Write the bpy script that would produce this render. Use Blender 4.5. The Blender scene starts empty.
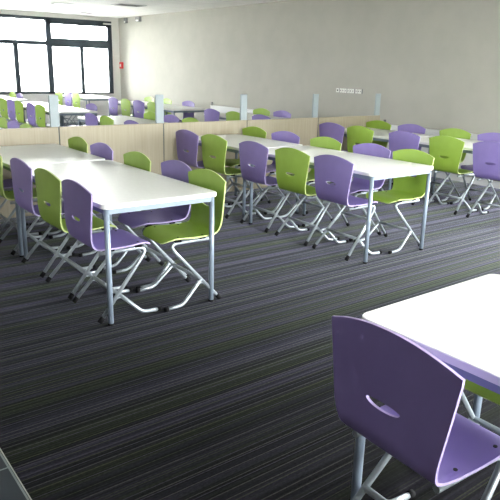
import bpy, bmesh, math, random
from mathutils import Vector, Matrix

random.seed(7)
PI = math.pi
S = bpy.context.scene
C = S.collection

# ------------------------------------------------------------------ materials
CARPET_SHEEN, CARPET_BASE = .72, .05
def mat(name, col, rough=.5, metal=0., spec=.5, sheen=0.):
    m = bpy.data.materials.new(name)
    m.use_nodes = True
    b = m.node_tree.nodes['Principled BSDF']
    b.inputs['Base Color'].default_value = (*col, 1)
    b.inputs['Roughness'].default_value = rough
    b.inputs['Metallic'].default_value = metal
    b.inputs['Specular IOR Level'].default_value = spec
    if sheen:
        b.inputs['Sheen Weight'].default_value = sheen
    return m

def N(m, kind, **kw):
    n = m.node_tree.nodes.new(kind)
    for k, v in kw.items():
        setattr(n, k, v)
    return n

def L(m, a, b):
    m.node_tree.links.new(a, b)

def math_node(m, op, a, b=None, c=None):
    n = N(m, 'ShaderNodeMath', operation=op)
    for i, v in enumerate((a, b, c)):
        if v is None:
            continue
        if isinstance(v, (int, float)):
            n.inputs[i].default_value = v
        else:
            L(m, v, n.inputs[i])
    return n.outputs[0]

def bsdf(m):
    return m.node_tree.nodes['Principled BSDF']

def speckle(m, col_a, col_b, scale=60., rough=None, stretch=(1, 1, 1), detail=4., lo=.35, hi=.65):
    """fine two-tone variation in object space"""
    tc = N(m, 'ShaderNodeTexCoord')
    mp = N(m, 'ShaderNodeMapping')
    mp.inputs['Scale'].default_value = stretch
    nz = N(m, 'ShaderNodeTexNoise')
    nz.inputs['Scale'].default_value = scale
    nz.inputs['Detail'].default_value = detail
    rp = N(m, 'ShaderNodeValToRGB')
    rp.color_ramp.elements[0].position = lo
    rp.color_ramp.elements[1].position = hi
    rp.color_ramp.elements[0].color = (*col_a, 1)
    rp.color_ramp.elements[1].color = (*col_b, 1)
    L(m, tc.outputs['Object'], mp.inputs[0]); L(m, mp.outputs[0], nz.inputs['Vector'])
    L(m, nz.outputs['Fac'], rp.inputs[0]); L(m, rp.outputs[0], bsdf(m).inputs['Base Color'])
    return nz

M = {}
def shell_mats(key, face_a, face_b, edge):
    f = mat(key + '_laminate', face_a, .42, spec=.4)
    speckle(f, face_a, face_b, 9., stretch=(1, 1, 1))
    e = mat(key + '_shell_edge', edge, .5)
    M[key] = (f, e)
shell_mats('purple', (.232, .175, .460), (.252, .190, .490), (.36, .29, .52))
shell_mats('green', (.285, .440, .056), (.312, .475, .068), (.50, .58, .23))
M['tube'] = mat('silver_painted_tube', (.36, .40, .44), .36, .5)
M['table_frame'] = mat('blue_grey_powder_coat', (.23, .28, .35), .42, .2)
M['rubber'] = mat('black_rubber', (.006, .006, .007), .85, spec=.15)
M['screw'] = mat('dark_screw', (.02, .02, .025), .4, .6)
M['top'] = mat('white_laminate', (.80, .80, .775), .36, spec=.35)
speckle(M['top'], (.79, .79, .765), (.82, .82, .795), 40.)
M['top_edge'] = mat('white_table_edge', (.84, .84, .83), .4)
M['wall'] = mat('painted_wall', (.45, .44, .40), .95, spec=.06)
nz = speckle(M['wall'], (.42, .413, .373), (.445, .436, .394), 3.)
M['window_wall'] = mat('cream_wall', (.80, .79, .75), .75)
M['sill_wall'] = mat('pale_sill_wall', (.78, .76, .78), .6)
M['blue_frame'] = mat('slate_blue_window_frame', (.035, .050, .068), .45)
M['white_paint'] = mat('white_enamel', (.78, .79, .80), .4)
M['post'] = mat('pale_blue_grey_post', (.32, .375, .40), .5)
M['joint'] = mat('dark_joint_strip', (.05, .06, .06), .5)
M['red'] = mat('red_plastic', (.65, .03, .03), .35)
M['grey_plastic'] = mat('grey_plastic', (.22, .22, .23), .5)
M['white_plastic'] = mat('white_plastic', (.82, .82, .79), .4)
M['dark_hole'] = mat('dark_socket', (.03, .03, .035), .6)
M['trim_metal'] = mat('pale_metal_trim', (.30, .30, .27), .5, .2)

# wood of the partition: pale, vertical grain
w = mat('pale_maple_veneer', (.62, .53, .38), .5)
speckle(w, (.315, .275, .195), (.375, .33, .245), 6., stretch=(9, 9, .35), detail=6., lo=.3, hi=.7)
M['maple'] = w

# ceiling tiles
m = mat('ceiling_tile', (.80, .80, .78), .8)
tc = N(m, 'ShaderNodeTexCoord'); bk = N(m, 'ShaderNodeTexBrick')
bk.offset = 0; bk.inputs['Scale'].default_value = 1.
bk.inputs['Brick Width'].default_value = .6; bk.inputs['Row Height'].default_value = .6
bk.inputs['Mortar Size'].default_value = .008
bk.inputs['Color1'].default_value = (.78, .78, .76, 1); bk.inputs['Color2'].default_value = (.83, .83, .81, 1)
bk.inputs['Mortar'].default_value = (.66, .66, .64, 1)
L(m, tc.outputs['Object'], bk.inputs[0]); L(m, bk.outputs[0], bsdf(m).inputs['Base Color'])
M['ceiling'] = m

# striped carpet: violet and olive bands, crossed by thin light lines along X
m = mat('striped_carpet', (.04, .04, .05), .9, spec=.04, sheen=CARPET_SHEEN)
bsdf(m).inputs['Sheen Roughness'].default_value = .25
tc = N(m, 'ShaderNodeTexCoord'); sp = N(m, 'ShaderNodeSeparateXYZ')
L(m, tc.outputs['Object'], sp.inputs[0])
Y = sp.outputs['Y']; X = sp.outputs['X']
def ramp(fac, stops, const=False):
    r_ = N(m, 'ShaderNodeValToRGB')
    if const: r_.color_ramp.interpolation = 'CONSTANT'
    for i, (p_, c_) in enumerate(stops):
        e_ = r_.color_ramp.elements[i] if i < 2 else r_.color_ramp.elements.new(p_)
        e_.position = p_; e_.color = (*c_, 1)
    L(m, fac, r_.inputs[0])
    return r_.outputs[0]
def mix(kind, fac, a_, b_):
    n_ = N(m, 'ShaderNodeMix', data_type='RGBA', blend_type=kind)
    for sock, v_ in ((n_.inputs[0], fac), (n_.inputs[6], a_), (n_.inputs[7], b_)):
        if isinstance(v_, (int, float)): sock.default_value = v_
        elif isinstance(v_, tuple): sock.default_value = (*v_, 1)
        else: L(m, v_, sock)
    return n_.outputs[2]
# ground bands
band = N(m, 'ShaderNodeTexNoise', noise_dimensions='1D'); band.inputs['Scale'].default_value = 6.5
band.inputs['Detail'].default_value = 4.; band.inputs['Roughness'].default_value = .6
L(m, Y, band.inputs['W'])
ground = ramp(band.outputs['Fac'], [(.36, (.22, .255, .175)), (.48, (.17, .17, .19)), (.62, (.32, .295, .40))])
# every 7 mm a thread row of its own depth
rw = N(m, 'ShaderNodeTexWhiteNoise', noise_dimensions='1D')
L(m, math_node(m, 'FLOOR', math_node(m, 'MULTIPLY', Y, 1 / .0072)), rw.inputs['W'])
rows = ramp(rw.outputs['Value'], [(0, (.52, .52, .52)), (.45, (.72, .71, .74)), (.8, (1., 1., 1.))])
body = mix('MULTIPLY', 1., ground, rows)
# thin lines, about one every 27 mm, broken up along their length
cell = math_node(m, 'MULTIPLY', Y, 1 / .027)
ci = math_node(m, 'FLOOR', cell); cf = math_node(m, 'FRACT', cell)
cn = N(m, 'ShaderNodeTexWhiteNoise', noise_dimensions='1D'); L(m, ci, cn.inputs['W'])
off = math_node(m, 'MULTIPLY', cn.outputs['Value'], .7)
d_ = math_node(m, 'SUBTRACT', cf, off)
on = math_node(m, 'MULTIPLY', math_node(m, 'GREATER_THAN', d_, .0), math_node(m, 'LESS_THAN', d_, .15))
lw = N(m, 'ShaderNodeTexWhiteNoise', noise_dimensions='1D'); L(m, math_node(m, 'ADD', ci, 71.3), lw.inputs['W'])
line_col = ramp(lw.outputs['Value'], [(0, (.28, .28, .28)), (.22, (.66, .70, .38)), (.46, (.46, .50, .32)), (.62, (.68, .63, .80)), (.84, (.86, .86, .74))], True)
tcm = N(m, 'ShaderNodeMapping'); tcm.inputs['Scale'].default_value = (70, 140, 1)
L(m, tc.outputs['Object'], tcm.inputs[0])
br = N(m, 'ShaderNodeTexNoise'); br.inputs['Scale'].default_value = 1.; L(m, tcm.outputs[0], br.inputs['Vector'])
wear = ramp(br.outputs['Fac'], [(.35, (.6, .6, .6)), (.65, (1, 1, 1))])
col = mix('MIX', math_node(m, 'MULTIPLY', on, .8), body, line_col)
col = mix('MULTIPLY', 1., col, wear)
base = mix('MULTIPLY', 1., col, (CARPET_BASE, CARPET_BASE, CARPET_BASE))
L(m, base, bsdf(m).inputs['Base Color'])
L(m, mix('MULTIPLY', 1., col, (2.8, 2.95, 3.3)), bsdf(m).inputs['Sheen Tint'])
M['carpet'] = m

# dark slate tiles beside the carpet
m = mat('slate_tile', (.05, .06, .07), .55, spec=.25)
tc = N(m, 'ShaderNodeTexCoord'); bk = N(m, 'ShaderNodeTexBrick'); mp = N(m, 'ShaderNodeMapping')
mp.inputs['Location'].default_value = (-.52, -2.154, 0)
bk.offset = 0; bk.inputs['Scale'].default_value = 1.
bk.inputs['Brick Width'].default_value = .6; bk.inputs['Row Height'].default_value = .6
bk.inputs['Mortar Size'].default_value = .004
bk.inputs['Color1'].default_value = (.017, .022, .028, 1); bk.inputs['Color2'].default_value = (.020, .026, .032, 1)
bk.inputs['Mortar'].default_value = (.16, .18, .18, 1)
L(m, tc.outputs['Object'], mp.inputs[0]); L(m, mp.outputs[0], bk.inputs[0])
L(m, bk.outputs[0], bsdf(m).inputs['Base Color'])
M['slate'] = m

m = mat('pale_paving', (.55, .55, .53), .8)
speckle(m, (.50, .50, .48), (.60, .60, .58), 2.)
M['paving'] = m

# window glass: clear, with a Fresnel mirror layer
m = bpy.data.materials.new('window_glass'); m.use_nodes = True
m.node_tree.nodes.clear()
o_ = N(m, 'ShaderNodeOutputMaterial'); t_ = N(m, 'ShaderNodeBsdfTransparent'); g_ = N(m, 'ShaderNodeBsdfGlossy')
t_.inputs[0].default_value = (.96, .98, .98, 1); g_.inputs['Roughness'].default_value = .02
f_ = N(m, 'ShaderNodeFresnel'); f_.inputs[0].default_value = 1.3
s_ = N(m, 'ShaderNodeMixShader')
L(m, f_.outputs[0], s_.inputs[0]); L(m, t_.outputs[0], s_.inputs[1]); L(m, g_.outputs[0], s_.inputs[2])
L(m, s_.outputs[0], o_.inputs[0])
M['glass'] = m

m = mat('lit_diffuser', (.9, .93, 1.), .5)
bsdf(m).inputs['Emission Color'].default_value = (.85, .93, 1, 1)
bsdf(m).inputs['Emission Strength'].default_value = .15
M['diffuser'] = m

# ------------------------------------------------------------------ mesh helpers
def box(bm, x0, x1, y0, y1, z0, z1, mi=0):
    v = [bm.verts.new(p) for p in ((x0, y0, z0), (x1, y0, z0), (x1, y1, z0), (x0, y1, z0),
                                   (x0, y0, z1), (x1, y0, z1), (x1, y1, z1), (x0, y1, z1))]
    fs = []
    for q in ((0, 3, 2, 1), (4, 5, 6, 7), (0, 1, 5, 4), (1, 2, 6, 5), (2, 3, 7, 6), (3, 0, 4, 7)):
        f = bm.faces.new([v[i] for i in q]); f.material_index = mi; fs.append(f)
    return v, fs

def bevel(bm, w=.003, seg=2):
    bmesh.ops.bevel(bm, geom=bm.edges[:], offset=w, segments=seg, affect='EDGES', profile=.5, clamp_overlap=True)

def smooth_path(pts, rad=.05, n=6):
    """polyline with the inner corners rounded"""
    P = [Vector(p) for p in pts]
    out = [P[0]]
    for i in range(1, len(P) - 1):
        a, b, c = P[i - 1], P[i], P[i + 1]
        d1 = (a - b); d2 = (c - b)
        r = min(rad, d1.length * .45, d2.length * .45)
        p0 = b + d1.normalized() * r; p1 = b + d2.normalized() * r
        for k in range(n + 1):
            t = k / n
            out.append(p0 * (1 - t) ** 2 + b * 2 * t * (1 - t) + p1 * t * t)
    out.append(P[-1])
    return out

def tube(bm, pts, r, n=10, mi=0):
    P = [Vector(p) for p in pts]
    rings = []
    up = Vector((0, 1, 0))
    for i, p in enumerate(P):
        if i == 0: t = P[1] - P[0]
        elif i == len(P) - 1: t = P[-1] - P[-2]
        else: t = (P[i + 1] - P[i]).normalized() + (P[i] - P[i - 1]).normalized()
        t.normalize()
        if abs(t.dot(up)) > .95: up = Vector((0, 0, 1))
        a = up.cross(t).normalized(); b = t.cross(a).normalized()
        rings.append([bm.verts.new(p + (a * math.cos(2 * PI * k / n) + b * math.sin(2 * PI * k / n)) * r) for k in range(n)])
    for q, s in zip(rings, rings[1:]):
        for k in range(n):
            f = bm.faces.new((q[k], q[(k + 1) % n], s[(k + 1) % n], s[k])); f.smooth = True; f.material_index = mi
    f = bm.faces.new(rings[0][::-1]); f.material_index = mi
    f = bm.faces.new(rings[-1]); f.material_index = mi

def obj(name, bm, mats, parent=None, smooth=False):
    me = bpy.data.meshes.new(name)
    bmesh.ops.recalc_face_normals(bm, faces=bm.faces[:])
    if smooth:
        for f in bm.faces: f.smooth = True
    bm.to_mesh(me); bm.free()
    for m_ in (mats if isinstance(mats, (list, tuple)) else [mats]):
        me.materials.append(m_)
    o = bpy.data.objects.new(name, me); C.objects.link(o)
    if parent: o.parent = parent
    return o

def thing(name, label, cat, loc=(0, 0, 0), rz=0., group=None):
    o = bpy.data.objects.new(name, None); C.objects.link(o)
    o.empty_display_size = .1
    o.location = loc; o.rotation_euler = (0, 0, rz)
    o['label'] = label; o['category'] = cat
    if group: o['group'] = group
    return o

def struct(name, bm, m_, parent=None):
    o = obj(name, bm, m_, parent)
    if parent is None: o['kind'] = 'structure'
    return o

def boxes(*bs):
    bm = bmesh.new()
    for b in bs: box(bm, *b)
    return bm

def copy_tree(root, keep=None):
    r = root.copy(); C.objects.link(r)
    for ch in root.children:
        if keep and not any(ch.name.startswith(k) for k in keep): continue
        c = ch.copy(); C.objects.link(c); c.parent = r
        for g in ch.children:
            if keep and not any(g.name.startswith(k) for k in keep): continue
            d = g.copy(); C.objects.link(d); d.parent = c
    return r

# ------------------------------------------------------------------ the room
XR, YB, ZC = 7.80, 16.10, 2.70        # right wall, window wall, ceiling
XL, YN = -4.2, -2.0                   # walls outside the picture
TH = .22

struct('floor', boxes((.53, XR + TH, YN - TH, YB + TH, -.12, 0)), M['carpet'])
struct('floor_tiled', boxes((XL - TH, .526, YN - TH, YB + TH, -.12, 0)), M['slate'])
struct('trim_1', boxes((.526, .53, YN, YB, -.12, .002)), M['trim_metal'])
struct('ceiling', boxes((XL - TH, XR + TH, YN - TH, YB + TH, ZC, ZC + .15)), M['ceiling'])

SILL, HEAD = .745, 2.60
WIN = [(4.19, 5.865), (5.865, 7.58)]
x_first = WIN[0][0]
struct('wall_back', boxes((XL - TH, x_first, YB, YB + TH, 0, ZC), (WIN[-1][1], XR + TH, YB, YB + TH, 0, ZC),
                          (x_first, WIN[-1][1], YB, YB + TH, HEAD, ZC)), M['window_wall'])
struct('wall_back_sill', boxes((x_first, WIN[-1][1], YB, YB + TH, 0, SILL)), M['sill_wall'])

# right wall: solid along the picture, unseen windows put in beside the camera for light
RW = [(-1.8, -.2), (-.1, 1.5), (1.6, 3.2)]
RZ0, RZ1 = .12, 2.60
segs = [(YN - TH, RW[0][0])] + [(RW[i][1], RW[i + 1][0]) for i in range(len(RW) - 1)] + [(RW[-1][1], YB)]
struct('wall_right', boxes(*[(XR, XR + TH, a, b, 0, ZC) for a, b in segs],
                           *[(XR, XR + TH, a, b, 0, RZ0) for a, b in RW],
                           *[(XR, XR + TH, a, b, RZ1, ZC) for a, b in RW]), M['wall'])
# wall behind the camera, with unseen windows added to light the foreground
NW = [(1.3, 2.8), (2.9, 4.4)]
segs = [(XL - TH, NW[0][0])] + [(NW[i][1], NW[i + 1][0]) for i in range(len(NW) - 1)] + [(NW[-1][1], XR)]
struct('wall_front', boxes(*[(a, b, YN - TH, YN, 0, ZC) for a, b in segs],
                           *[(a, b, YN - TH, YN, 0, RZ0) for a, b in NW],
                           *[(a, b, YN - TH, YN, RZ1, ZC) for a, b in NW]), M['wall'])
LW_FILL = [(8.6, 10.2), (11.0, 12.6), (13.4, 15.0)]  # unseen left-wall windows, added to brighten the area beyond the partition
LZ0, LZ1 = 1.15, 2.40
segs = [(YN, LW_FILL[0][0])] + [(LW_FILL[i][1], LW_FILL[i + 1][0]) for i in range(len(LW_FILL) - 1)] + [(LW_FILL[-1][1], YB)]
struct('wall_left', boxes(*[(XL - TH, XL, a, b, 0, ZC) for a, b in segs],
                          *[(XL - TH, XL, a, b, 0, LZ0) for a, b in LW_FILL],
                          *[(XL - TH, XL, a, b, LZ1, ZC) for a, b in LW_FILL]), M['wall'])

# far windows (frame, glass) -----------------------------------------
def far_window(n, x0, x1, thick_top, left_j, right_j):
    bm = bmesh.new()
    ya, yb = YB - .02, YB + .07
    top0 = 2.455 if thick_top else 2.525
    tr0, tr1 = (1.905, 2.115) if thick_top else (1.93, 2.03)
    box(bm, x0, x1, ya, yb, top0, HEAD)
    box(bm, x0, x1, ya, yb, SILL, SILL + (.03 if thick_top else .055))
    box(bm, x0, x0 + left_j, ya, yb, SILL, HEAD); box(bm, x1 - right_j, x1, ya, yb, SILL, HEAD)
    box(bm, x0 + left_j, x1 - right_j, ya, yb, tr0, tr1)
    xm = (x0 + x1) / 2
    mh = .045 if thick_top else .058
    box(bm, xm - mh, xm + mh, ya, yb, SILL, tr0)
    o = struct('window_%d' % n, bm, M['blue_frame'])
    obj('pane', boxes((x0 + left_j, x1 - right_j, YB + .02, YB + .03, tr1, top0)), M['glass'], o)
    obj('pane', boxes((x0 + left_j, xm - mh, YB + .02, YB + .03, SILL + .03, tr0)), M['glass'], o)
    obj('pane', boxes((xm + mh, x1 - right_j, YB + .02, YB + .03, SILL + .03, tr0)), M['glass'], o)
far_window(1, *WIN[0], False, .065, .065)
far_window(2, *WIN[1], True, .075, .12)
obj('opener_arm', boxes((7.34, 7.56, YB - .06, YB - .02, 2.515, 2.55)), M['white_plastic'], bpy.data.objects['window_2'])

def unseen_window(n, a, b, axis, RZ0=RZ0, RZ1=RZ1):  # windows out of view, set in for the daylight they bring
    bm = bmesh.new(); gl = bmesh.new()
    def q(bm_, u0, u1, d0, d1, z0, z1):
        if axis == 'x': box(bm_, XR + d0, XR + d1, u0, u1, z0, z1)
        elif axis == 'l': box(bm_, XL - d1, XL - d0, u0, u1, z0, z1)
        else: box(bm_, u0, u1, YN - d1, YN - d0, z0, z1)
    for (u0, u1, z0, z1) in ((a, b, RZ0, RZ0 + .06), (a, b, RZ1 - .06, RZ1), (a, a + .06, RZ0, RZ1), (b - .06, b, RZ0, RZ1)):
        q(bm, u0, u1, .05, .12, z0, z1)
    q(gl, a + .06, b - .06, .08, .09, RZ0 + .06, RZ1 - .06)
    o = struct('window_%d' % n, bm, M['blue_frame']); obj('pane', gl, M['glass'], o)
k = 3
for a, b in RW: unseen_window(k, a, b, 'x'); k += 1
for a, b in NW: unseen_window(k, a, b, 'y'); k += 1
for a, b in LW_FILL: unseen_window(k, a, b, 'l', LZ0, LZ1); k += 1

struct('baseboard_right', boxes((XR - .015, XR, RW[-1][1], YB, 0, .09)), M['white_paint'])
struct('baseboard_back', boxes((XL, XR - .015, YB - .015, YB, 0, .09)), M['white_paint'])
struct('ground_outside', boxes((-60, 80, YB + TH, 90, -.3, -.15), (XR + TH, 80, -60, YB + TH, -.3, -.15),
                       (-60, XR + TH, -60, YN - TH, -.3, -.15), (-60, XL - TH, YN - TH, YB + TH, -.3, -.15)), M['paving'])

# ------------------------------------------------------------------ tables
TW, TL1, TL2, TZ = .785, 1.60, 1.19, .74

def rounded_rect(x0, x1, y0, y1, r, n=6):
    pts = []
    for cx, cy, a0 in ((x1 - r, y1 - r, 0), (x0 + r, y1 - r, PI / 2), (x0 + r, y0 + r, PI), (x1 - r, y0 + r, 1.5 * PI)):
        for i in range(n + 1):
            a = a0 + i / n * PI / 2
            pts.append((cx + r * math.cos(a), cy + r * math.sin(a)))
    return pts

def table_top_mesh(length):
    bm = bmesh.new()
    lev = [(.000, TZ - .026), (.0, TZ - .003), (.003, TZ)]
    rings = []
    for ins, z in lev:
        rings.append([bm.verts.new((x, y, z)) for x, y in rounded_rect(ins, TW - ins, ins, length - ins, .045 - ins)])
    n = len(rings[0])
    for a, b in zip(rings, rings[1:]):
        for i in range(n):
            f = bm.faces.new((a[i], a[(i + 1) % n], b[(i + 1) % n], b[i])); f.material_index = 1
    f = bm.faces.new(rings[-1]); f.material_index = 0
    f = bm.faces.new(rings[0][::-1]); f.material_index = 1
    return bm

def make_table(length, small=False):
    t = thing('dining_table', '', 'table')
    obj('tabletop', table_top_mesh(length), [M['top'], M['top_edge']], t)
    i, r = .033, .0165
    zt = TZ - .026
    bm = bmesh.new()
    rail = .0125
    for y in (i, length - i): box(bm, i, TW - i, y - rail, y + rail, zt - .034, zt)
    for x in (i, TW - i): box(bm, x - rail, x + rail, i, length - i, zt - .034, zt)
    obj('frame', bm, M['table_frame'], t)
    for x in (i, TW - i):
        for y in (i, length - i):
            bm = bmesh.new(); tube(bm, [(x, y, .012), (x, y, zt)], r, 14)
            lg = obj('leg', bm, M['table_frame'], t)
            bm = bmesh.new(); tube(bm, [(x, y, 0), (x, y, .014)], r + .001, 14)
            obj('foot_cap', bm, M['rubber'], lg)
    return t
long_table = make_table(TL1); short_table = make_table(TL2)
used = set()
def place_table(proto, x, y, label, group, keep=None):
    if proto not in used:
        used.add(proto); o = proto
    else:
        o = copy_tree(proto, keep)
    o.location = (x, y, 0); o['label'] = label; o['group'] = group
    return o

# ------------------------------------------------------------------ chairs
def catmull(P, n=14):
    out = []
    for i in range(len(P) - 1):
        p0 = P[max(i - 1, 0)]; p1 = P[i]; p2 = P[i + 1]; p3 = P[min(i + 2, len(P) - 1)]
        for k_ in range(n):
            t = k_ / n
            out.append(tuple(.5 * ((2 * p1[j]) + (-p0[j] + p2[j]) * t + (2 * p0[j] - 5 * p1[j] + 4 * p2[j] - p3[j]) * t * t
                                   + (-p0[j] + 3 * p1[j] - 3 * p2[j] + p3[j]) * t ** 3) for j in (0, 1)))
    out.append(P[-1])
    return out

PROF = catmull([(-.036, .845), (-.033, .76), (-.029, .66), (-.026, .57), (-.019, .512), (.002, .468), (.045, .449), (.13, .444),
                (.21, .446), (.29, .452), (.345, .449), (.378, .436), (.392, .424)])
CUM = [0]
for a_, b_ in zip(PROF, PROF[1:]):
    CUM.append(CUM[-1] + math.hypot(b_[0] - a_[0], b_[1] - a_[1]))
def prof(s):
    s = max(0, min(s, CUM[-1] - 1e-6))
    for i in range(len(CUM) - 1):
        if CUM[i + 1] >= s:
            t = (s - CUM[i]) / (CUM[i + 1] - CUM[i])
            a, b = PROF[i], PROF[i + 1]
            tx, tz = b[0] - a[0], b[1] - a[1]
            l = math.hypot(tx, tz)
            return a[0] + tx * t, a[1] + tz * t, tx / l, tz / l
S_BEND = next(CUM[i] for i, p_ in enumerate(PROF) if p_[0] > .008 and p_[1] < .48)
S_END = CUM[-1]

def lerp_table(tab, s):
    for (s0, w0), (s1, w1) in zip(tab, tab[1:]):
        if s <= s1:
            t = max(0, (s - s0) / (s1 - s0))
            if s0 >= S_BEND: t = t * t * (3 - 2 * t)
            return w0 + (w1 - w0) * t
    return tab[-1][1]
HALF = [(0, .236), (.046, .231), (.26, .199), (S_BEND, .176), (S_BEND + .1, .184), (S_BEND + .25, .188), (S_END, .178)]

def surf(u, s, off):
    """u metres across, s metres along the profile from the top; off along the normal"""
    x, z, tx, tz = prof(s)
    w_ = lerp_table(HALF, s)
    dish = .018 * (u / w_) ** 2 * max(0, 1 - s / (S_BEND + .02))          # wrap of the back
    seat_up = .007 * (u / w_) ** 2 * max(0, min(1, (s - S_BEND) / .08)) * max(0, min(1, (S_END - s) / .08))
    nx, nz = tz, -tx                  # towards the back / underside
    return (x + dish + nx * off, u, z + seat_up + nz * off)

T = .0095
def solid_from(quads_uv, bm):
    """quads_uv: list of quads given as (u,s) keys; closed sheet of thickness T with edges as material 1"""
    top, bot = {}, {}
    def v(d, k_, off):
        if k_ not in d: d[k_] = bm.verts.new(surf(k_[0], k_[1], off))
        return d[k_]
    cnt = {}
    for q in quads_uv:
        f = bm.faces.new([v(top, k_, -T / 2) for k_ in q]); f.smooth = True
        f = bm.faces.new([v(bot, k_, T / 2) for k_ in reversed(q)]); f.smooth = True
        for a, b in zip(q, q[1:] + q[:1]):
            cnt[(a, b)] = cnt.get((a, b), 0) + 1
    for (a, b) in list(cnt):
        if (b, a) not in cnt:
            f = bm.faces.new((top[b], top[a], bot[a], bot[b])); f.material_index = 1
    for e in bm.edges:
        if len({f.material_index for f in e.link_faces}) == 2: e.smooth = False

def rnd(u, s): return (round(u, 5), round(s, 5))

def back_mesh():
    # outline in (u,s); s=0 is the crest of the top edge
    nb = 18
    hole_s, ha, hb = .225, .062, .018
    c_s = hole_s
    corner = .046                                             # the crest rises this far above the corners
    out = []
    for i in range(nb * 2):                                   # arched top edge, left to right
        t = -1 + i / nb
        u = t * .229
        out.append((u, corner * abs(t) ** 2.0))
    for i in range(nb):                                       # right side
        s = corner + (S_BEND - corner) * i / nb
        out.append((lerp_table(HALF, s), s))
    for i in range(nb * 2):                                   # bottom
        t = 1 - i / nb
        out.append((t * lerp_table(HALF, S_BEND), S_BEND))
    for i in range(nb):
        s = S_BEND - (S_BEND - corner) * i / nb
        out.append((-lerp_table(HALF, s), s))
    rings = []
    R = 9
    inner = []
    for u, s in out:
        a = math.atan2((s - c_s) / (.20 if s < c_s else .25), u / .2)
        e = math.sin(a)
        inner.append((ha * math.cos(a), c_s + hb * (e if e > 0 else .55 * e)))
    for r in range(R + 1):
        t = r / R
        rings.append([rnd(a[0] + (b[0] - a[0]) * t, a[1] + (b[1] - a[1]) * t) for a, b in zip(inner, out)])
    n = len(out); qs = []
    for a, b in zip(rings, rings[1:]):
        for i in range(n):
            qs.append([a[i], a[(i + 1) % n], b[(i + 1) % n], b[i]])
    bm = bmesh.new(); solid_from(qs, bm)
    return bm

def seat_mesh():
    nu, ns = 16, 22
    qs = []
    def key(i, j):
        t = -1 + 2 * i / nu
        s_end = S_END - .060 * max(0, abs(t) - .62) ** 2 / .38 ** 2
        s = S_BEND + (s_end - S_BEND) * j / ns
        return rnd(t * lerp_table(HALF, s), s)
    for i in range(nu):
        for j in range(ns):
            qs.append([key(i, j), key(i, j + 1), key(i + 1, j + 1), key(i + 1, j)])
    bm = bmesh.new(); solid_from(qs, bm)
    return bm

def mesh_only(bm, mats):
    me = bpy.data.meshes.new('shared')
    bmesh.ops.recalc_face_normals(bm, faces=bm.faces[:])
    bm.to_mesh(me); bm.free()
    for m_ in mats: me.materials.append(m_)
    return me

def make_chair(kind):
    t = thing('shell_chair', '', 'chair')
    obj('backrest', back_mesh(), M[kind], t)
    st = obj('seat', seat_mesh(), M[kind], t)
    R = .0118
    for sd in (-1, 1):
        yt, yb = sd * .155, sd * .203
        # side tube: under the seat, round the front, back down to the rear foot
        pts = smooth_path([(.035, yt, .423), (.365, yt, .425), (.008, yb, .020)], .085, 8)
        bm = bmesh.new(); tube(bm, pts, R)
        leg = obj('leg', bm, M['tube'], t)
        bm = bmesh.new(); tube(bm, [(.026, yb - sd * .002, .041), (.000, yb, .012)], R + .004)
        obj('rear_foot_cap', bm, M['rubber'], leg)
        # front foot: branches off the side tube, runs forward along the floor
        j = Vector((.008, yb, .020)).lerp(Vector((.365, yt, .425)), .36)
        ff = smooth_path([tuple(j), (.285, yb, .020), (.398, yb, .0145)], .035, 5)
        bm = bmesh.new(); tube(bm, ff, R)
        fl = obj('front_foot', bm, M['tube'], t)
        bm = bmesh.new(); tube(bm, [(.390, yb, .0155), (.414, yb, .0150)], R + .0028)
        obj('front_foot_cap', bm, M['rubber'], fl)
        # small bow between the two tubes
        a = Vector((.008, yb, .020)).lerp(Vector((.365, yt, .425)), .27); b = Vector(j).lerp(Vector((.285, yb, .020)), .33)
        bm = bmesh.new(); tube(bm, smooth_path([a, (a + b) / 2 + Vector((0, 0, .022)), b], .03, 5), .004, 6)
        obj('bow_rod', bm, M['tube'], t)
        for x in (.11, .29):
            obj('seat_pad', boxes((x - .022, x + .022, yt - .011, yt + .011, .430, .443)), M['rubber'], t)
        for x in (.11, .29):
            zs = min(PROF, key=lambda q_: abs(q_[0] - x) + (9 if q_[1] > .47 else 0))[1]
            bm = bmesh.new(); tube(bm, [(x, yt, zs), (x, yt, zs + .0125)], .0065, 8)
            obj('screw', bm, M['screw'], st)
    jz = j.z; jx = j.x
    bm = bmesh.new(); tube(bm, [(jx, -j.y, jz), (jx, j.y, jz)] if j.y > 0 else [(jx, j.y, jz), (jx, -j.y, jz)], R)
    obj('crossbar', bm, M['tube'], t)
    return t
chairs = {k_: make_chair(k_) for k_ in ('purple', 'green')}
FAR_KEEP = ('backrest', 'seat', 'leg', 'front_foot', 'crossbar')

def place_chair(kind, x, y, right, label, group, yaw=None, far=False):
    """x: rear feet; right=True faces -X"""
    proto = chairs[kind]
    if proto not in used:
        used.add(proto); o = proto
    else:
        o = copy_tree(proto)
        if far:
            for ch in list(o.children):
                for g in list(ch.children): bpy.data.objects.remove(g)
                if not ch.name.startswith(FAR_KEEP) or ch.name.startswith('seat_pad'): bpy.data.objects.remove(ch)
    yw = random.uniform(-.03, .03) if yaw is None else yaw
    o.location = (x, y, 0); o.rotation_euler = (0, 0, (PI if right else 0) + yw)
    o['label'] = label; o['group'] = group
    return o

COLX = [1.395, 3.622, 5.862]                 # left edges of the three table columns
NAMES = ['left', 'middle', 'right']
ORD = ['nearest the camera', 'second from camera', 'third from camera', 'fourth from camera', 'fifth, against the wood']
Y1S = (3.152, 3.158, 3.17)
for c_, x in enumerate(COLX):
    Y1 = Y1S[c_]
    g = 'white tables in front of the partition'
    place_table(long_table, x, Y1, 'white rectangular table, near half of the %s long row before the partition' % NAMES[c_], g)
    place_table(short_table, x, Y1 + TL1 + .05, 'white table pushed against the wood partition, far half of the %s long row' % NAMES[c_], g)

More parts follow.
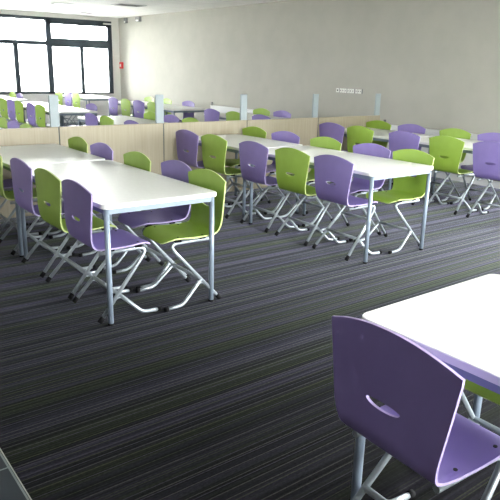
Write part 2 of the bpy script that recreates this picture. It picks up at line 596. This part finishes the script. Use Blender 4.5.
LEFT = ['purple', 'green', 'purple', 'green', 'purple']
RIGHT = ['green', 'purple', 'green', 'purple', 'green']
LY = {0: (3.43, 3.91, 4.44, 5.10, 5.62), 1: (3.515, 4.02, 4.57, 5.23, 5.75), 2: (3.50, 4.06, 4.64, 5.33, 5.83)}
RY = {0: (3.38, 3.825, 4.37, 5.03, 5.55), 1: (3.445, 3.93, 4.55, 5.18, 5.74), 2: (3.45, 4.03, 4.58, 5.25, 5.82)}
LX = {0: 1.375, 1: 3.565, 2: 5.83}; RX = {0: 2.215, 1: 4.440, 2: 6.69}
for c_ in range(3):
    for i in range(5):
        k_ = LEFT[i]
        place_chair(k_, LX[c_], LY[c_][i], False,
                    '%s chair, left side of the %s row before the partition, %s' % (k_, NAMES[c_], ORD[i]),
                    'chairs at the tables before the partition')
        k_ = RIGHT[i]
        if c_ == 2 and i == 0: continue
        place_chair(k_, RX[c_] + (.035 if (c_, i) == (0, 1) else 0), RY[c_][i], True,
                    '%s chair, right side of the %s row before the partition, %s' % (k_, NAMES[c_], ORD[i]),
                    'chairs at the tables before the partition')

# table and chairs beside the camera
place_table(long_table, 1.405, 1.245 - TL1, 'bright white table in the lower right corner, cut off by the frame', 'white tables in front of the partition')
place_chair('purple', 1.238, .949, False, 'large purple shell chair in the right foreground seen from behind', 'chairs at the foreground table', -.045)
place_chair('green', 2.20, .985, True, 'green shell chair mostly hidden under the foreground table', 'chairs at the foreground table', 0.)

# ------------------------------------------------------------------ partition
PY, PZ = 6.065, .89
pt = thing('partition', 'low pale wood partition with grey posts across the room', 'partition', (0, PY, 0))
JX = [-.12, 1.07, 2.255, 3.44, 4.60, 5.79, 7.02]
for a, b in zip(JX, JX[1:]):
    bm = boxes((a + .006, b - .006, 0, .04, .03, PZ)); bevel(bm, .002, 1)
    obj('panel', bm, M['maple'], pt)
for x in JX[1:-1]:
    obj('joint_strip', boxes((x - .006, x + .006, .004, .045, 0, PZ - .003)), M['joint'], pt)
for x in JX[1:]:
    bm = boxes((x - .062, x + .030, .045, .075, 0, 1.195)); bevel(bm, .003, 1)
    obj('post', bm, M['post'], pt)

# ------------------------------------------------------------------ tables and chairs beyond the partition
FN = NAMES
GR = [(6.17, 'just past the partition'), (9.97, 'halfway to the windows'), (13.15, 'nearest the windows')]
FAR_TABLES = [(0, 0, 6.17), (1, 0, 6.17), (2, 0, 6.17), (1, 1, 9.97), (2, 1, 9.97), (1, 2, 13.55), (2, 2, 13.95)]
for c_, gi, gy in FAR_TABLES:
    x = COLX[c_]; where = GR[gi][1]
    place_table(long_table if gi else short_table, x, gy, 'white table %s, %s row, end towards the camera' % (where, NAMES[c_]), 'white tables beyond the partition')
    if gi < 2:
        place_table(short_table if gi else long_table, x, gy + (TL1 if gi else TL2) + .03, 'white table %s, %s row, end towards the windows' % (where, NAMES[c_]), 'white tables beyond the partition')
KIND = {'p': 'purple', 'g': 'green'}
FO = ['nearest', 'second', 'third', 'fourth', 'fifth']
def far_chairs(c_, gi, sd, seq, dx=0.):
    """seq: (kind, y) from the camera outwards"""
    for i, (k_, y) in enumerate(seq):
        x = (COLX[c_] - .045) if sd == 'left' else (COLX[c_] + TW + .045)
        place_chair(KIND[k_], x + dx, y, sd == 'right',
                    '%s chair %s, %s side of the %s row, %s' % (KIND[k_], GR[gi][1], sd, NAMES[c_], FO[i]),
                    'chairs beyond the partition', far=True)
far_chairs(0, 0, 'right', [('g', 7.02), ('p', 7.48), ('g', 7.94)])
far_chairs(1, 0, 'left', [('p', 7.05), ('g', 7.80), ('p', 8.30)])
far_chairs(1, 0, 'right', [('g', 7.15), ('p', 7.68), ('g', 8.25)])
far_chairs(2, 0, 'left', [('p', 7.30), ('g', 7.98), ('p', 8.62)])
far_chairs(2, 0, 'right', [('p', 7.90), ('g', 8.45)])
far_chairs(1, 1, 'left', [('g', 10.37), ('p', 10.83), ('g', 11.46), ('p', 11.92), ('g', 12.40)])
far_chairs(1, 1, 'right', [('p', 10.40)])
far_chairs(2, 1, 'left', [('g', 10.62), ('p', 11.20), ('g', 11.77), ('p', 12.35)])
far_chairs(2, 1, 'right', [('p', 10.82), ('g', 11.70), ('g', 12.45)])
far_chairs(1, 2, 'right', [('p', 14.3), ('g', 14.8)])
far_chairs(2, 2, 'left', [('g', 14.35), ('p', 14.85), ('g', 15.45)])

# ------------------------------------------------------------------ things on the walls and ceiling
def radiator(y0, y1, label):
    t = thing('radiator', label, 'radiator', (XR - .003, (y0 + y1) / 2, 0), 0, 'radiators on the right wall')
    h = (y1 - y0) / 2
    bm = boxes((-.10, -.045, -h, h, .12, .68)); bevel(bm, .006, 2)
    obj('panel', bm, M['white_paint'], t)
    obj('top_grille', boxes((-.105, -.02, -h, h, .681, .70)), M['white_paint'], t)
    bm = bmesh.new()
    for y in (-h + .15, h - .15): box(bm, -.046, 0, y - .02, y + .02, .20, .62)
    obj('bracket', bm, M['white_paint'], t)
    bm = bmesh.new(); tube(bm, [(-.07, h - .02, .70), (-.07, h - .02, .77)], .022, 10)
    obj('valve', bm, M['grey_plastic'], t)
radiator(9.9, 11.5, 'long white radiator on the right wall beyond the partition')
radiator(3.9, 6.6, 'long white radiator on the right wall behind the right table row')

t = thing('fire_alarm', 'small red fire alarm box on the wall right of the windows', 'alarm', (XR, 15.95, 1.49))
bm = boxes((-.06, 0, -.07, .07, -.085, .085)); bevel(bm, .008, 2)
obj('housing', bm, M['red'], t)
obj('call_plate', boxes((-.066, -.06, -.035, .035, -.035, .035)), M['white_plastic'], t)

# row of sockets on the right wall
t = thing('socket_strip', 'row of white wall sockets on the grey wall behind the posts', 'socket', (XR, 7.45, 1.175))
obj('back_plate', boxes((-.012, 0, -.29, .29, -.036, .036)), M['grey_plastic'], t)
mods = [(.27, .06), (.195, .04), (.14, .04), (.085, .04), (.02, .04), (-.035, .04), (-.09, .04), (-.165, .04), (-.215, .03), (-.255, .035)]
for y, wd in mods:
    mo = obj('socket', boxes((-.022, -.012, y - wd / 2, y + wd / 2, -.034, .034)), M['white_plastic'], t)
    bm = bmesh.new()
    if wd == .06:
        box(bm, -.0235, -.022, y - .016, y + .012, -.013, .013)
    else:
        box(bm, -.0235, -.022, y - .006, y + .006, -.012, .012)
    obj('pin_hole', bm, M['dark_hole'], mo)

def grille(x, y, wx, wy, label):
    t = thing('ceiling_vent', label, 'vent', (x, y, ZC), 0, 'vents in the ceiling')
    obj('frame', boxes((-wx / 2, wx / 2, -wy / 2, -wy / 2 + .03, -.015, 0), (-wx / 2, wx / 2, wy / 2 - .03, wy / 2, -.015, 0),
                       (-wx / 2, -wx / 2 + .03, -wy / 2, wy / 2, -.015, 0), (wx / 2 - .03, wx / 2, -wy / 2, wy / 2, -.015, 0)), M['white_paint'], t)
    n = 6
    bm = bmesh.new()
    for i in range(n):
        y_ = -wy / 2 + .04 + (wy - .08) * (i + .5) / n
        box(bm, -wx / 2 + .03, wx / 2 - .03, y_ - .012, y_ + .012, -.012, -.004)
    obj('slats', bm, M['grey_plastic'], t)
    obj('duct', boxes((-wx / 2 + .03, wx / 2 - .03, -wy / 2 + .03, wy / 2 - .03, -.003, 0)), M['dark_hole'], t)
grille(6.48, 15.1, .50, .50, 'small slotted ceiling vent close to the windows')
grille(6.25, 12.40, .60, .45, 'larger slotted ceiling vent nearer the camera')
t = thing('ceiling_light', 'bluish flush ceiling light panel above the far tables', 'ceiling light', (5.22, 13.35, ZC))
obj('frame', boxes((-.20, .20, -.16, -.14, -.02, 0), (-.20, .20, .14, .16, -.02, 0), (-.20, -.18, -.14, .14, -.02, 0), (.18, .20, -.14, .14, -.02, 0)), M['white_paint'], t)
obj('diffuser', boxes((-.18, .18, -.14, .14, -.012, 0)), M['diffuser'], t)

def sensor(y, z, wd, h, label):
    t = thing('wall_sensor', label, 'sensor', (XR, y, z), 0, 'small fittings high on the right wall')
    bm = boxes((-.07, 0, -wd / 2, wd / 2, -h / 2, h / 2)); bevel(bm, .006, 1)
    obj('body', bm, M['grey_plastic'], t)
    obj('lens', boxes((-.075, -.07, -wd / 3, wd / 3, -h / 2 + .01, -h / 2 + .05)), M['white_plastic'], t)
sensor(15.6, 2.62, .10, .13, 'narrow grey sensor high in the corner beside the windows')
sensor(14.9, 2.62, .22, .12, 'wider grey sensor high on the right wall')

# ------------------------------------------------------------------ light
wd = bpy.data.worlds.new('overcast'); S.world = wd; wd.use_nodes = True
bg = wd.node_tree.nodes['Background']
bg.inputs[0].default_value = (1.0, .99, .965, 1); bg.inputs[1].default_value = 11.

def portal(name, loc, rot, sx, sy):
    l = bpy.data.lights.new(name, 'AREA'); l.shape = 'RECTANGLE'; l.size = sx; l.size_y = sy
    l.cycles.is_portal = True
    o = bpy.data.objects.new(name, l); C.objects.link(o); o.location = loc; o.rotation_euler = rot
portal('portal_far', ((WIN[0][0] + WIN[-1][1]) / 2, YB + .2, (SILL + HEAD) / 2), (-PI / 2, 0, 0), WIN[-1][1] - WIN[0][0], HEAD - SILL)
portal('portal_left', (XL - .2, (LW_FILL[0][0] + LW_FILL[-1][1]) / 2, (LZ0 + LZ1) / 2), (0, -PI / 2, 0), LZ1 - LZ0, LW_FILL[-1][1] - LW_FILL[0][0])
portal('portal_right', (XR + .2, (RW[0][0] + RW[-1][1]) / 2, (RZ0 + RZ1) / 2), (0, PI / 2, 0), RZ1 - RZ0, RW[-1][1] - RW[0][0])
portal('portal_near', ((NW[0][0] + NW[-1][1]) / 2, YN - .2, (RZ0 + RZ1) / 2), (PI / 2, 0, 0), NW[-1][1] - NW[0][0], RZ1 - RZ0)

# ------------------------------------------------------------------ camera
yaw, pitch, roll, fpx, H = .6586, -.2873, .0257, 613.88, 1.4937
f = Vector((math.sin(yaw) * math.cos(pitch), math.cos(yaw) * math.cos(pitch), math.sin(pitch)))
r = Vector((math.cos(yaw), -math.sin(yaw), 0)); u = r.cross(f)
r2 = math.cos(roll) * r + math.sin(roll) * u; u2 = -math.sin(roll) * r + math.cos(roll) * u
cam = bpy.data.cameras.new('camera'); co = bpy.data.objects.new('camera', cam); C.objects.link(co)
cam.sensor_width = 36; cam.lens = fpx / 500 * 36; cam.clip_end = 200
mw = Matrix(((r2.x, u2.x, -f.x, 0), (r2.y, u2.y, -f.y, 0), (r2.z, u2.z, -f.z, H), (0, 0, 0, 1)))
co.matrix_world = mw
S.camera = co

vs = S.view_settings
S.display_settings.display_device = 'sRGB'
vs.view_transform = 'Standard'; vs.look = 'None'; vs.gamma = 1; vs.use_curve_mapping = False
vs.exposure = 1.83
S.cycles.max_bounces = 12; S.cycles.diffuse_bounces = 8; S.cycles.glossy_bounces = 4
S.cycles.use_denoising = True
S.cycles.sample_clamp_indirect = 10
